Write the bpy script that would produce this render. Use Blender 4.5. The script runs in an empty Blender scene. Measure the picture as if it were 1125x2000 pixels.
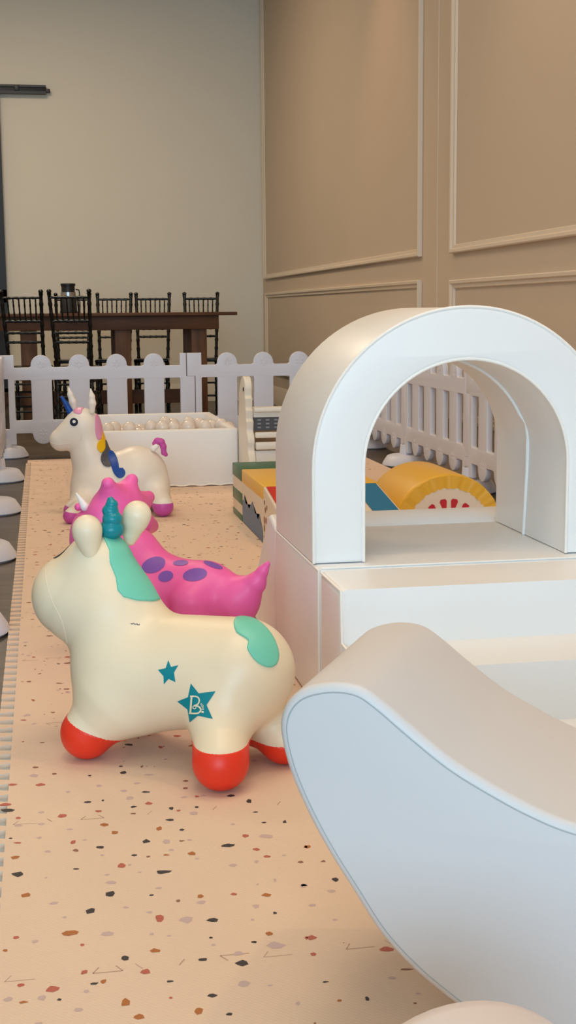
import bpy, bmesh, math, random
import numpy as np
from mathutils import Vector, Matrix
random.seed(7); RNG=np.random.RandomState(5)
S=bpy.context.scene; COL=S.collection
# ------------------------------------------------------------ camera
FPX=2600.; H=1.02
_p=math.atan((1000-606)/FPX); _y=math.atan((562.5-85)/math.hypot(FPX,394.)); _r=math.radians(.5)
FW=np.array([math.sin(_y)*math.cos(_p),math.cos(_y)*math.cos(_p),-math.sin(_p)])
_rt=np.array([math.cos(_y),-math.sin(_y),0.]); _up=np.cross(_rt,FW)
RT=_rt*math.cos(_r)-_up*math.sin(_r); UP=_up*math.cos(_r)+_rt*math.sin(_r)
EYE=np.array([0,0,H])
cd=bpy.data.cameras.new('camera'); cam=bpy.data.objects.new('camera',cd); COL.objects.link(cam)
cd.sensor_fit='VERTICAL'; cd.sensor_height=24; cd.lens=FPX/2000*24; cd.clip_start=.05; cd.clip_end=100
m=Matrix.Identity(4)
for i in range(3):
    m[i][0]=RT[i]; m[i][1]=UP[i]; m[i][2]=-FW[i]; m[i][3]=EYE[i]
cam.matrix_world=m; S.camera=cam
cd.dof.use_dof=False
def ray(x,y):
    return FW+RT*(x-562.5)/FPX-UP*(y-1000)/FPX
def fl(x,y,z=0.):
    d=ray(x,y); return EYE+d*((z-H)/d[2])
def onplane(x,y,c,n):
    d=ray(x,y); n=np.array(n,float); return EYE+d*(((np.array(c)-EYE)@n)/(d@n))
def onX(x,y,X): d=ray(x,y); return EYE+d*(X/d[0])
def onY(x,y,Y): d=ray(x,y); return EYE+d*(Y/d[1])
def proj(P):
    q=P-EYE; w=q@FW; return 562.5+FPX*(q@RT)/w, 1000-FPX*(q@UP)/w, w
# ------------------------------------------------------------ materials
def lin(c):
    return tuple(((v/255)/12.92 if v/255<=.04045 else ((v/255+.055)/1.055)**2.4) for v in c)
def mat(name,rgb,rough=.5,bump=0,bscale=60,metal=0,var=0,vscale=3,coat=0,spec=.5,trans=0,ior=1.45,alpha=1,sss=0,det=2):
    M=bpy.data.materials.new(name); M.use_nodes=True; nt=M.node_tree; b=nt.nodes['Principled BSDF']
    c=lin(rgb)+(1,)
    b.inputs['Base Color'].default_value=c; b.inputs['Roughness'].default_value=rough
    b.inputs['Metallic'].default_value=metal; b.inputs['Coat Weight'].default_value=coat
    b.inputs['Coat Roughness'].default_value=.25
    b.inputs['Specular IOR Level'].default_value=spec; b.inputs['Transmission Weight'].default_value=trans
    b.inputs['IOR'].default_value=ior; b.inputs['Alpha'].default_value=alpha
    tc=nt.nodes.new('ShaderNodeTexCoord')
    if var:
        n=nt.nodes.new('ShaderNodeTexNoise'); n.inputs['Scale'].default_value=vscale; n.inputs['Detail'].default_value=4
        nt.links.new(tc.outputs['Object'],n.inputs['Vector'])
        mx=nt.nodes.new('ShaderNodeMix'); mx.data_type='RGBA'
        mx.inputs['A'].default_value=tuple(v*(1-var) for v in c[:3])+(1,); mx.inputs['B'].default_value=tuple(min(1,v*(1+var)) for v in c[:3])+(1,)
        nt.links.new(n.outputs['Fac'],mx.inputs['Factor']); nt.links.new(mx.outputs['Result'],b.inputs['Base Color'])
    if bump:
        n=nt.nodes.new('ShaderNodeTexNoise'); n.inputs['Scale'].default_value=bscale; n.inputs['Detail'].default_value=det
        nt.links.new(tc.outputs['Object'],n.inputs['Vector'])
        bp=nt.nodes.new('ShaderNodeBump'); bp.inputs['Strength'].default_value=bump; bp.inputs['Distance'].default_value=.004
        nt.links.new(n.outputs['Fac'],bp.inputs['Height']); nt.links.new(bp.outputs['Normal'],b.inputs['Normal'])
    return M
def nd(M,t): return M.node_tree.nodes.new(t)
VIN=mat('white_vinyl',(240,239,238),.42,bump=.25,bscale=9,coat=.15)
PIP=mat('white_piping',(244,240,234),.35)
WALLB=mat('cream_wall_paint',(222,215,200),.8,bump=.12,bscale=120,var=.025,vscale=1.3)
WALLR=mat('tan_wall_paint',(198,180,160),.75,bump=.1,bscale=160,var=.02,vscale=1.5)
TRIM=mat('tan_trim_paint',(216,200,180),.45)
CEIL=mat('ceiling_paint',(205,196,182),.9)
PLAS=mat('fence_plastic',(216,218,230),.42,bump=.08,bscale=200)
BLK=mat('black_lacquer',(8,8,9),.28,coat=.2)
BLKM=mat('black_metal',(30,30,33),.45)
DOORM=mat('black_door_paint',(34,36,40),.5)
CREAM=mat('cream_rubber',(242,223,192),.36,bump=.06,bscale=25,var=.02,vscale=8)
IVORY=mat('ivory_rubber',(240,232,220),.38,bump=.06,bscale=25,var=.02,vscale=8)
MINT=mat('mint_rubber',(118,206,180),.38)
TEAL=mat('teal_rubber',(0,134,146),.3)
RED=mat('red_rubber',(236,56,30),.4)
PINK=mat('pink_rubber',(246,104,176),.4,bump=.05,bscale=25)
PURP=mat('purple_print',(130,84,176),.4)
MAG=mat('magenta_rubber',(206,84,172),.38)
LPINK=mat('soft_pink_print',(232,158,196),.4)
YEL=mat('yellow_print',(238,188,10),.4)
GREY=mat('grey_print',(78,78,84),.4)
BLUE=mat('blue_print',(10,72,160),.4)
NAVY=mat('navy_print',(28,36,60),.35)
WHT=mat('white_print',(245,243,240),.35)
BLACKP=mat('black_print',(22,20,22),.3)
INK=mat('grey_ink',(120,112,110),.6)
VG=mat('green_vinyl',(34,96,62),.36,bump=.2,bscale=10)
VY=mat('yellow_vinyl',(238,184,60),.36,bump=.25,bscale=12)
VR=mat('red_vinyl',(206,36,24),.36)
VB=mat('blue_vinyl',(50,98,142),.38)
VTB=mat('teal_blue_vinyl',(0,112,158),.55)
VC=mat('cream_vinyl',(232,216,196),.4,bump=.2,bscale=10)
BOLS=mat('blush_vinyl',(226,214,212),.5)
MATG=mat('grey_notch_layer',(178,186,188),.8)
GAP=mat('foam_joint_shadow',(188,158,138),.9)
CHIPS=[mat('charcoal_chip',(62,56,58),.7),mat('rust_chip',(176,108,56),.7),mat('terracotta_chip',(186,100,84),.7),mat('lilac_chip',(200,174,170),.7),mat('brown_chip',(150,104,84),.7)]
def wood(name,c1,c2,rough,scale,axis='X',planks=None):
    M=bpy.data.materials.new(name); M.use_nodes=True; nt=M.node_tree; b=nt.nodes['Principled BSDF']
    tc=nd(M,'ShaderNodeTexCoord'); mp=nd(M,'ShaderNodeMapping'); nt.links.new(tc.outputs['Object'],mp.inputs['Vector'])
    mp.inputs['Scale'].default_value={'X':(.12,1,1),'Y':(1,.12,1),'Z':(1,1,.12)}[axis]
    n=nd(M,'ShaderNodeTexNoise'); n.inputs['Scale'].default_value=scale; n.inputs['Detail'].default_value=8; n.inputs['Roughness'].default_value=.62
    nt.links.new(mp.outputs['Vector'],n.inputs['Vector'])
    r=nd(M,'ShaderNodeValToRGB'); r.color_ramp.elements[0].position=.3; r.color_ramp.elements[1].position=.72
    r.color_ramp.elements[0].color=lin(c1)+(1,); r.color_ramp.elements[1].color=lin(c2)+(1,)
    nt.links.new(n.outputs['Fac'],r.inputs['Fac']); out=r.outputs['Color']
    if planks:
        br=nd(M,'ShaderNodeTexBrick'); br.inputs['Scale'].default_value=1; br.inputs['Brick Width'].default_value=planks[0]; br.inputs['Row Height'].default_value=planks[1]
        br.inputs['Mortar Size'].default_value=.002; br.inputs['Color1'].default_value=(.8,.8,.8,1); br.inputs['Color2'].default_value=(1.15,1.15,1.15,1); br.inputs['Mortar'].default_value=(.35,.35,.35,1)
        mp2=nd(M,'ShaderNodeMapping'); mp2.inputs['Rotation'].default_value=(0,0,math.pi/2 if planks[2] else 0)
        nt.links.new(tc.outputs['Object'],mp2.inputs['Vector']); nt.links.new(mp2.outputs['Vector'],br.inputs['Vector'])
        mx=nd(M,'ShaderNodeMix'); mx.data_type='RGBA'; mx.blend_type='MULTIPLY'; mx.inputs['Factor'].default_value=1
        nt.links.new(out,mx.inputs['A']); nt.links.new(br.outputs['Color'],mx.inputs['B']); out=mx.outputs['Result']
    nt.links.new(out,b.inputs['Base Color']); b.inputs['Roughness'].default_value=rough
    return M
FLOORM=wood('wood_floor',(60,50,41),(92,78,64),.38,14,'X',(1.2,.16,0))
TABW=wood('dark_stained_wood',(72,40,18),(110,68,34),.6,16,'X')
LEGW=wood('stained_leg_wood',(80,46,22),(128,82,44),.6,16,'Z')
# foam tile: fine woven emboss
def matfoam():
    M=mat('blush_foam',(228,201,178),.66,var=.015,vscale=2); nt=M.node_tree; b=nt.nodes['Principled BSDF']
    tc=nt.nodes['Texture Coordinate']; hs=[]
    for ax in ('X','Y'):
        w=nd(M,'ShaderNodeTexWave'); w.wave_type='BANDS'; w.bands_direction='DIAGONAL' if ax=='X' else 'Y'; w.inputs['Scale'].default_value=70; nt.links.new(tc.outputs['Object'],w.inputs['Vector']); hs.append(w)
    ad=nd(M,'ShaderNodeMath'); nt.links.new(hs[0].outputs['Fac'],ad.inputs[0]); nt.links.new(hs[1].outputs['Fac'],ad.inputs[1])
    bp=nd(M,'ShaderNodeBump'); bp.inputs['Strength'].default_value=.12; bp.inputs['Distance'].default_value=.002
    nt.links.new(ad.outputs[0],bp.inputs['Height']); nt.links.new(bp.outputs['Normal'],b.inputs['Normal']); return M
FOAM=matfoam()
def ballm():
    M=mat('clear_pearl_plastic',(255,246,238),.06,trans=.35,ior=1.3,coat=.6); return M
BALL=ballm()
# ------------------------------------------------------------ object helpers
def link(name,me,m,parent=None,loc=None):
    o=bpy.data.objects.new(name,me); COL.objects.link(o)
    if m is not None and isinstance(m,(list,tuple)):
        for q in m: me.materials.append(q)
    elif m is not None and len(me.materials)==0: me.materials.append(m)
    if parent is not None: o.parent=parent; o.matrix_parent_inverse=Matrix.Identity(4)
    if loc is not None: o.location=loc
    return o
def thing(name,label,cat,loc=(0,0,0),rotz=0,group=None):
    o=bpy.data.objects.new(name,None); COL.objects.link(o); o.location=loc; o.rotation_euler=(0,0,rotz); o.empty_display_size=.1
    return tag(o,label,cat,group)
def tag(o,label,cat,group=None):
    o['label']=label; o['category']=cat
    if group: o['group']=group
    return o
def struct(o): o['kind']='structure'; return o
def fin(me,ang=35):
    for p in me.polygons: p.use_smooth=True
    try: me.set_sharp_from_angle(angle=math.radians(ang))
    except Exception: pass
    return me
def bmm(bm,ang=35,name='m'):
    bmesh.ops.recalc_face_normals(bm,faces=bm.faces); me=bpy.data.meshes.new(name); bm.to_mesh(me); bm.free(); return fin(me,ang)
def box(bm,c,s,rz=0,bev=0,seg=2,mi=0):
    r=bmesh.ops.create_cube(bm,size=1); vs=r['verts']
    bmesh.ops.scale(bm,vec=s,verts=vs)
    if bev:
        es=list({e for v in vs for e in v.link_edges})
        rr=bmesh.ops.bevel(bm,geom=es,offset=bev,segments=seg,profile=.5,affect='EDGES'); vs=list({v for f in rr['faces'] for v in f.verts}|{v for v in vs if v.is_valid})
    if rz: bmesh.ops.rotate(bm,cent=(0,0,0),matrix=Matrix.Rotation(rz,3,'Z'),verts=vs)
    bmesh.ops.translate(bm,vec=c,verts=vs)
    for f in {f for v in vs for f in v.link_faces}: f.material_index=mi
    return vs
def boxobj(name,a,b,m,parent=None,bev=0,seg=2,org=None):
    """box from corner a to corner b, origin at org"""
    org=org if org is not None else (0,0,0)
    bm=bmesh.new(); box(bm,[(a[i]+b[i])/2-org[i] for i in range(3)],[abs(b[i]-a[i]) for i in range(3)],bev=bev,seg=seg)
    o=link(name,bmm(bm),m,parent); 
    if parent is None: o.location=org
    return o
def tube(bm,pts,rad,n=10,caps=True,mi=0):
    """pts list of 3-vectors, rad scalar or list"""
    P=[Vector(p) for p in pts]; k=len(P); R=[rad]*k if not hasattr(rad,'__len__') else rad
    rings=[]; prev=None
    for i in range(k):
        t=(P[min(i+1,k-1)]-P[max(i-1,0)]).normalized()
        if prev is None:
            u=t.orthogonal().normalized()
        else: u=(prev-t*prev.dot(t)).normalized()
        prev=u; w=t.cross(u)
        rings.append([bm.verts.new(P[i]+(u*math.cos(2*math.pi*j/n)+w*math.sin(2*math.pi*j/n))*R[i]) for j in range(n)])
    for i in range(k-1):
        for j in range(n):
            f=bm.faces.new((rings[i][j],rings[i][(j+1)%n],rings[i+1][(j+1)%n],rings[i+1][j])); f.material_index=mi
    if caps:
        bm.faces.new(rings[0][::-1]).material_index=mi; bm.faces.new(rings[-1]).material_index=mi
def tubeobj(name,pts,rad,m,parent=None,n=10,closed=False):
    bm=bmesh.new()
    if closed: pts=list(pts)+[pts[0]]
    tube(bm,pts,rad,n); return link(name,bmm(bm),m,parent)
def lathe(bm,prof,n=24,c=(0,0,0),sx=1,sy=1,mi=0):
    rings=[]
    for r,z in prof:
        rings.append([bm.verts.new((c[0]+sx*r*math.cos(2*math.pi*j/n),c[1]+sy*r*math.sin(2*math.pi*j/n),c[2]+z)) for j in range(n)] if r>1e-6 else [bm.verts.new((c[0],c[1],c[2]+z))])
    for a,b in zip(rings,rings[1:]):
        for j in range(n):
            k=(j+1)%n
            if len(a)==1 and len(b)==1: continue
            if len(a)==1: f=bm.faces.new((a[0],b[k],b[j]))
            elif len(b)==1: f=bm.faces.new((a[j],a[k],b[0]))
            else: f=bm.faces.new((a[j],a[k],b[k],b[j]))
            f.material_index=mi
def shape2d(loops,depth,bev=0,res=2):
    """closed 2D loops (holes allowed) -> solid mesh in XY extruded along Z from -depth/2 to depth/2"""
    cu=bpy.data.curves.new('c','CURVE'); cu.dimensions='2D'; cu.fill_mode='BOTH'
    cu.extrude=max(depth/2-bev,0); cu.bevel_depth=bev; cu.bevel_resolution=res; cu.offset=-bev
    for L in loops:
        sp=cu.splines.new('POLY'); sp.points.add(len(L)-1)
        for i,(x,y) in enumerate(L): sp.points[i].co=(x,y,0,1)
        sp.use_cyclic_u=True
    o=bpy.data.objects.new('tmp',cu); COL.objects.link(o)
    dg=bpy.context.evaluated_depsgraph_get(); me=bpy.data.meshes.new_from_object(o.evaluated_get(dg))
    bpy.data.objects.remove(o); bpy.data.curves.remove(cu)
    bm=bmesh.new(); bm.from_mesh(me); bmesh.ops.remove_doubles(bm,verts=bm.verts,dist=1e-5); bmesh.ops.recalc_face_normals(bm,faces=bm.faces); bm.to_mesh(me); bm.free()
    me.materials.clear(); return me
def xf(me,M):
    me.transform(M); 
    if M.determinant()<0: me.flip_normals()
    return me
XZ=Matrix(((1,0,0,0),(0,0,-1,0),(0,1,0,0),(0,0,0,1)))   # 2D (x,y) -> (x,.,z), extrusion along -Y
YZ=Matrix(((0,0,1,0),(1,0,0,0),(0,1,0,0),(0,0,0,1)))    # 2D (x,y) -> (.,y,z), extrusion along X
def arc(cx,cy,r,a0,a1,n): return [(cx+r*math.cos(math.radians(a0+(a1-a0)*i/n)),cy+r*math.sin(math.radians(a0+(a1-a0)*i/n))) for i in range(n+1)]
def smoothline(pts,n=8,closed=False):
    """Catmull-Rom through points"""
    P=[np.array(p,float) for p in pts]; out=[]; k=len(P)
    rng=range(k) if closed else range(k-1)
    for i in rng:
        p1=P[i]; p2=P[(i+1)%k]
        p0=P[i-1] if (closed or i>0) else p1; p3=P[(i+2)%k] if (closed or i+2<k) else p2
        for j in range(n):
            t=j/n; out.append(.5*((2*p1)+(-p0+p2)*t+(2*p0-5*p1+4*p2-p3)*t*t+(-p0+3*p1-3*p2+p3)*t**3))
    if not closed: out.append(P[-1])
    return out
def copy_tree(o,parent=None):
    c=o.copy(); COL.objects.link(c)
    if parent is not None: c.parent=parent
    for ch in list(o.children): copy_tree(ch,c)
    return c
# ------------------------------------------------------------ smooth solid modelling (distance fields -> mesh)
def sm(a,b,k):
    h=np.clip(.5+.5*(b-a)/k,0,1); return b*(1-h)+a*h-k*h*(1-h)
def smax(a,b,k): return -sm(-a,-b,k)
def cone(p,a,b,ra,rb,sc=None):
    a=np.array(a);b=np.array(b); ab=b-a; t=np.clip(((p-a)@ab)/max(ab@ab,1e-9),0,1)
    return np.linalg.norm(p-a-t[:,None]*ab,axis=1)-(ra+(rb-ra)*t)
def ball(p,c,r): return np.linalg.norm(p-np.array(c),axis=1)-r
def ellips(p,c,axes,rad):
    q=(p-np.array(c))@np.array(axes).T; rad=np.array(rad); k0=np.linalg.norm(q/rad,axis=1); k1=np.linalg.norm(q/rad**2,axis=1); return k0*(k0-1)/np.maximum(k1,1e-9)
def chain(p,pts,rs,k=None):
    d=None
    for i in range(len(pts)-1):
        c=cone(p,pts[i],pts[i+1],rs[i],rs[i+1]); d=c if d is None else (sm(d,c,k) if k else np.minimum(d,c))
    return d
def nets(f,lo,hi,h,proj_it=3):
    lo=np.array(lo,float); hi=np.array(hi,float); n=np.ceil((hi-lo)/h).astype(int)+1
    xs=[lo[i]+h*np.arange(n[i]) for i in range(3)]
    V=np.empty(n)
    for k0 in range(0,n[0],16):
        g=np.stack(np.meshgrid(xs[0][k0:k0+16],xs[1],xs[2],indexing='ij'),-1); V[k0:k0+16]=f(g.reshape(-1,3)).reshape(g.shape[:3])
    V[0]=V[-1]=1;V[:,0]=V[:,-1]=1;V[:,:,0]=V[:,:,-1]=1
    s=V<0; c=np.zeros(n-1); P=np.zeros(tuple(n-1)+(3,)); W=np.zeros(n-1)
    cs={}
    for i in (0,1):
        for j in (0,1):
            for k in (0,1): cs[i,j,k]=V[i:n[0]-1+i,j:n[1]-1+j,k:n[2]-1+k]
    for (a,b) in [((0,0,0),(1,0,0)),((0,1,0),(1,1,0)),((0,0,1),(1,0,1)),((0,1,1),(1,1,1)),((0,0,0),(0,1,0)),((1,0,0),(1,1,0)),((0,0,1),(0,1,1)),((1,0,1),(1,1,1)),((0,0,0),(0,0,1)),((1,0,0),(1,0,1)),((0,1,0),(0,1,1)),((1,1,0),(1,1,1))]:
        A=cs[a];B=cs[b]; x=(A<0)!=(B<0)
        t=np.where(x,A/np.where(x,A-B,1),0)
        for d in range(3): P[...,d]+=np.where(x,a[d]+t*(b[d]-a[d]),0)
        W+=x
    act=W>0; idx=-np.ones(n-1,int); idx[act]=np.arange(act.sum())
    ijk=np.argwhere(act); pts=lo+h*(ijk+P[act]/W[act][:,None])
    quads=[]
    for ax in range(3):
        o=[a for a in range(3) if a!=ax]
        sl0=[slice(None)]*3; sl1=[slice(None)]*3; sl0[ax]=slice(0,n[ax]-1); sl1[ax]=slice(1,n[ax])
        e=s[tuple(sl0)]!=s[tuple(sl1)]; ss=s[tuple(sl0)]
        w=np.argwhere(e); w=w[(w[:,o[0]]>0)&(w[:,o[1]]>0)&(w[:,o[0]]<n[o[0]]-1)&(w[:,o[1]]<n[o[1]]-1)]
        q=[]
        for (d0,d1) in ((1,1),(0,1),(0,0),(1,0)):
            v=w.copy(); v[:,o[0]]-=d0; v[:,o[1]]-=d1; q.append(idx[v[:,0],v[:,1],v[:,2]])
        q=np.stack(q,1); fl_=ss[w[:,0],w[:,1],w[:,2]]
        if ax==1: fl_=~fl_
        q[~fl_]=q[~fl_][:,::-1]
        quads.append(q)
    quads=np.concatenate(quads); quads=quads[(quads>=0).all(1)]
    for _ in range(proj_it):
        d=f(pts); g=grad(f,pts); pts=pts-np.clip(d,-h,h)[:,None]*g*.8
    return pts,quads
def grad(f,p,e=6e-4):
    g=np.stack([f(p+np.eye(3)[i]*e)-f(p-np.eye(3)[i]*e) for i in range(3)],1)
    return g/np.maximum(np.linalg.norm(g,axis=1,keepdims=True),1e-9)
def netobj(name,f,lo,hi,h,m,parent,org,it=3):
    p,q=nets(f,lo,hi,h,it); p=p-np.array(org)
    me=bpy.data.meshes.new(name); me.from_pydata(p.tolist(),[],q.tolist()); me.update()
    for x in me.polygons: x.use_smooth=True
    return link(name,me,m,parent)
def march(f,pix,t0,t1):
    """cast rays from the viewpoint through photo points onto a solid"""
    D=np.array([ray(x,y) for x,y in pix]); D/=np.linalg.norm(D,axis=1,keepdims=True)
    t=np.full(len(D),float(t0)); best=np.full(len(D),9.); bt=t.copy()
    for _ in range(120):
        d=f(EYE+D*t[:,None]); u=d<best; best[u]=d[u]; bt[u]=t[u]; t=np.minimum(t+np.maximum(d*.7,1e-5),t1)
    P=EYE+D*bt[:,None]; d=f(P); g=grad(f,P); return P-d[:,None]*g,g
def decal(name,f,poly,m,parent,org,t0,t1,off=.0008,rings=6,centre=None,sub=4):
    """a flat print wrapped on a curved surface"""
    poly=np.array(poly,float); k=len(poly); dense=[]
    for i in range(k):
        for j in range(sub): dense.append(poly[i]+(poly[(i+1)%k]-poly[i])*j/sub)
    dense=np.array(dense); c=np.array(centre) if centre is not None else poly.mean(0); n=len(dense)
    pix=[c]; 
    for r in range(1,rings+1): pix+=list(c+(dense-c)*r/rings)
    P,g=march(f,pix,t0,t1); P=P+g*off-np.array(org)
    F=[(0,1+i,1+(i+1)%n) for i in range(n)]
    for r in range(rings-1):
        for i in range(n): a=1+r*n+i; b=1+r*n+(i+1)%n; F.append((a,a+n,b+n,b))
    me=bpy.data.meshes.new(name); me.from_pydata(P.tolist(),[],F); me.update()
    fixn(me,g); return link(name,me,m,parent)
def fixn(me,g):
    bm=bmesh.new(); bm.from_mesh(me); bm.faces.ensure_lookup_table(); bm.verts.ensure_lookup_table()
    bm.normal_update()
    flip=[f for f in bm.faces if f.normal.dot(Vector(g[f.verts[0].index]))<0]
    if flip: bmesh.ops.reverse_faces(bm,faces=flip)
    bm.to_mesh(me); bm.free()
    for p in me.polygons: p.use_smooth=True
def strokes(name,f,lines,m,parent,org,t0,t1,off=.0014):
    """lettering drawn as ribbons: list of (points, half width in photo px)"""
    V=[];F=[]; G=[]
    for pts,w in lines:
        pts=np.array(pts,float); 
        t=np.gradient(pts,axis=0); t/=np.maximum(np.linalg.norm(t,axis=1,keepdims=True),1e-9); nn=np.stack([-t[:,1],t[:,0]],1)
        w=np.array(w if hasattr(w,'__len__') else [w]*len(pts),float)[:,None]
        pix=np.concatenate([pts-nn*w,pts+nn*w]); P,g=march(f,pix,t0,t1); P=P+g*off-np.array(org)
        b=len(V); k=len(pts); V+=P.tolist(); G+=g.tolist()
        F+=[(b+i,b+i+1,b+k+i+1,b+k+i) for i in range(k-1)]
    me=bpy.data.meshes.new(name); me.from_pydata(V,[],F); me.update(); fixn(me,np.array(G)); return link(name,me,m,parent)
def poly_sdf(x,y,poly):
    """signed distance (px) to polygon"""
    poly=np.array(poly,float); n=len(poly); d=np.full(x.shape,1e18); s=np.ones(x.shape)
    for i in range(n):
        a=poly[i]; b=poly[i-1]; e=b-a; wx=x-a[0]; wy=y-a[1]
        t=np.clip((wx*e[0]+wy*e[1])/(e@e+1e-12),0,1); d=np.minimum(d,(wx-e[0]*t)**2+(wy-e[1]*t)**2)
        c1=y>=a[1]; c2=y<b[1]; c3=e[0]*wy>e[1]*wx
        fl_=(c1&c2&c3)|(~c1&~c2&~c3); s=np.where(fl_,-s,s)
    return s*np.sqrt(d)
# ============================================================ SETTING
XW=2.495; YB=15.2; YN=-7.0; XL=-5.2; ZC=4.7
struct(boxobj('floor',(XL,YN,-.1),(XW,YB,0),FLOORM))
struct(boxobj('ceiling',(XL,YN,ZC),(XW,YB,ZC+.1),CEIL))
struct(boxobj('wall_back',(XL-.1,YB,-.1),(XW+.1,YB+.1,ZC+.1),WALLB))
struct(boxobj('wall_right',(XW,YN,-.1),(XW+.1,YB,ZC+.1),WALLR))
struct(boxobj('wall_left',(XL-.1,YN,-.1),(XL,YB,ZC+.1),WALLB))
bm=bmesh.new()
for a,b in (((XL,YN-.1,0),(-4.6,YN,ZC)),((2.2,YN-.1,0),(XW,YN,ZC)),((-4.6,YN-.1,0),(2.2,YN,.35)),((-4.6,YN-.1,4.0),(2.2,YN,ZC))):
    box(bm,[(a[i]+b[i])/2 for i in range(3)],[b[i]-a[i] for i in range(3)])
struct(link('wall_front',bmm(bm),WALLB))
bm=bmesh.new()
for x in (-4.6,-3.24,-1.88,-.52,.84,2.2): box(bm,(x,YN-.05,2.175),(.06,.08,3.65))
for z in (.35,2.8,4.0): box(bm,(-1.2,YN-.05,z),(6.8,.08,.06))
wf=struct(link('window_1',bmm(bm),BLKM))
GL=mat('window_glass',(240,246,248),.02,trans=1,ior=1.45)
boxobj('pane',(-4.57,YN-.055,.38),(2.17,YN-.045,3.97),GL,wf)
def moulding(name,y0,y1,z0,z1,m=TRIM,prof=((0,0),(0,.025),(.006,.030),(.022,.028),(.03,.016),(.048,.013),(.054,0))):
    bm=bmesh.new(); rings=[]
    for w,h in prof:
        rings.append([bm.verts.new((XW-h-.0005,y,z)) for y,z in ((y0+w,z0+w),(y1-w,z0+w),(y1-w,z1-w),(y0+w,z1-w))])
    for a,b in zip(rings,rings[1:]):
        for j in range(4): bm.faces.new((a[j],a[(j+1)%4],b[(j+1)%4],b[j]))
    return struct(link(name,bmm(bm,20),m))
moulding('trim_1',8.68,15.02,1.365,4.62); moulding('trim_2',1.7,7.99,1.355,4.62)
moulding('trim_3',8.68,14.94,.34,1.212); moulding('trim_4',1.7,7.99,.34,1.195)
moulding('trim_5',-3.0,1.1,1.355,4.62); moulding('trim_6',-3.0,1.1,.34,1.195)
struct(boxobj('trim_7',(XW-.003,8.325,.2),(XW,8.333,ZC),TRIM))
def board(name,axis,a,b,at,m):
    prof=[(0,0),(.022,0),(.022,.12),(.016,.135),(.016,.165),(.008,.185),(.004,.2),(0,.2)]
    bm=bmesh.new(); R=[]
    for e in (a,b):
        R.append([bm.verts.new((at-d,e,z) if axis=='Y' else (e,at-d,z)) for d,z in prof])
    n=len(prof)
    for i in range(n): bm.faces.new((R[0][i],R[0][(i+1)%n],R[1][(i+1)%n],R[1][i]))
    bm.faces.new(R[0]); bm.faces.new(R[1][::-1]); return struct(link(name,bmm(bm,25),m))
board('baseboard_right','Y',YN,YB-.023,XW,TRIM); board('baseboard_back','X',-.1,XW-.023,YB,WALLB)
# black sliding door and its track, far left
dr=bpy.data.objects.new('door_1',None)
bm=bmesh.new(); box(bm,(-.98,YB-.06,1.72),(1.22,.05,3.36),bev=.004)
for z in (.12,1.2,3.3): box(bm,(-.98,YB-.09,z),(1.22,.02,.14))
for x in (-1.52,-.44): box(bm,(x,YB-.09,1.72),(.14,.02,3.36))
bpy.data.objects.remove(dr); dr=struct(link('door_1',bmm(bm),DOORM))
bm=bmesh.new(); box(bm,(-1.0,YB-.05,3.40),(2.26,.05,.095),bev=.006); box(bm,(-1.0,YB-.085,3.432),(2.26,.012,.022)); box(bm,(-1.0,YB-.085,3.365),(2.26,.012,.03)); box(bm,(.15,YB-.05,3.39),(.045,.04,.04),bev=.004)
box(bm,(-.18,YB-.09,3.41),(.05,.02,.06),bev=.004)
link('door_track',bmm(bm),BLKM,dr)
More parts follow.
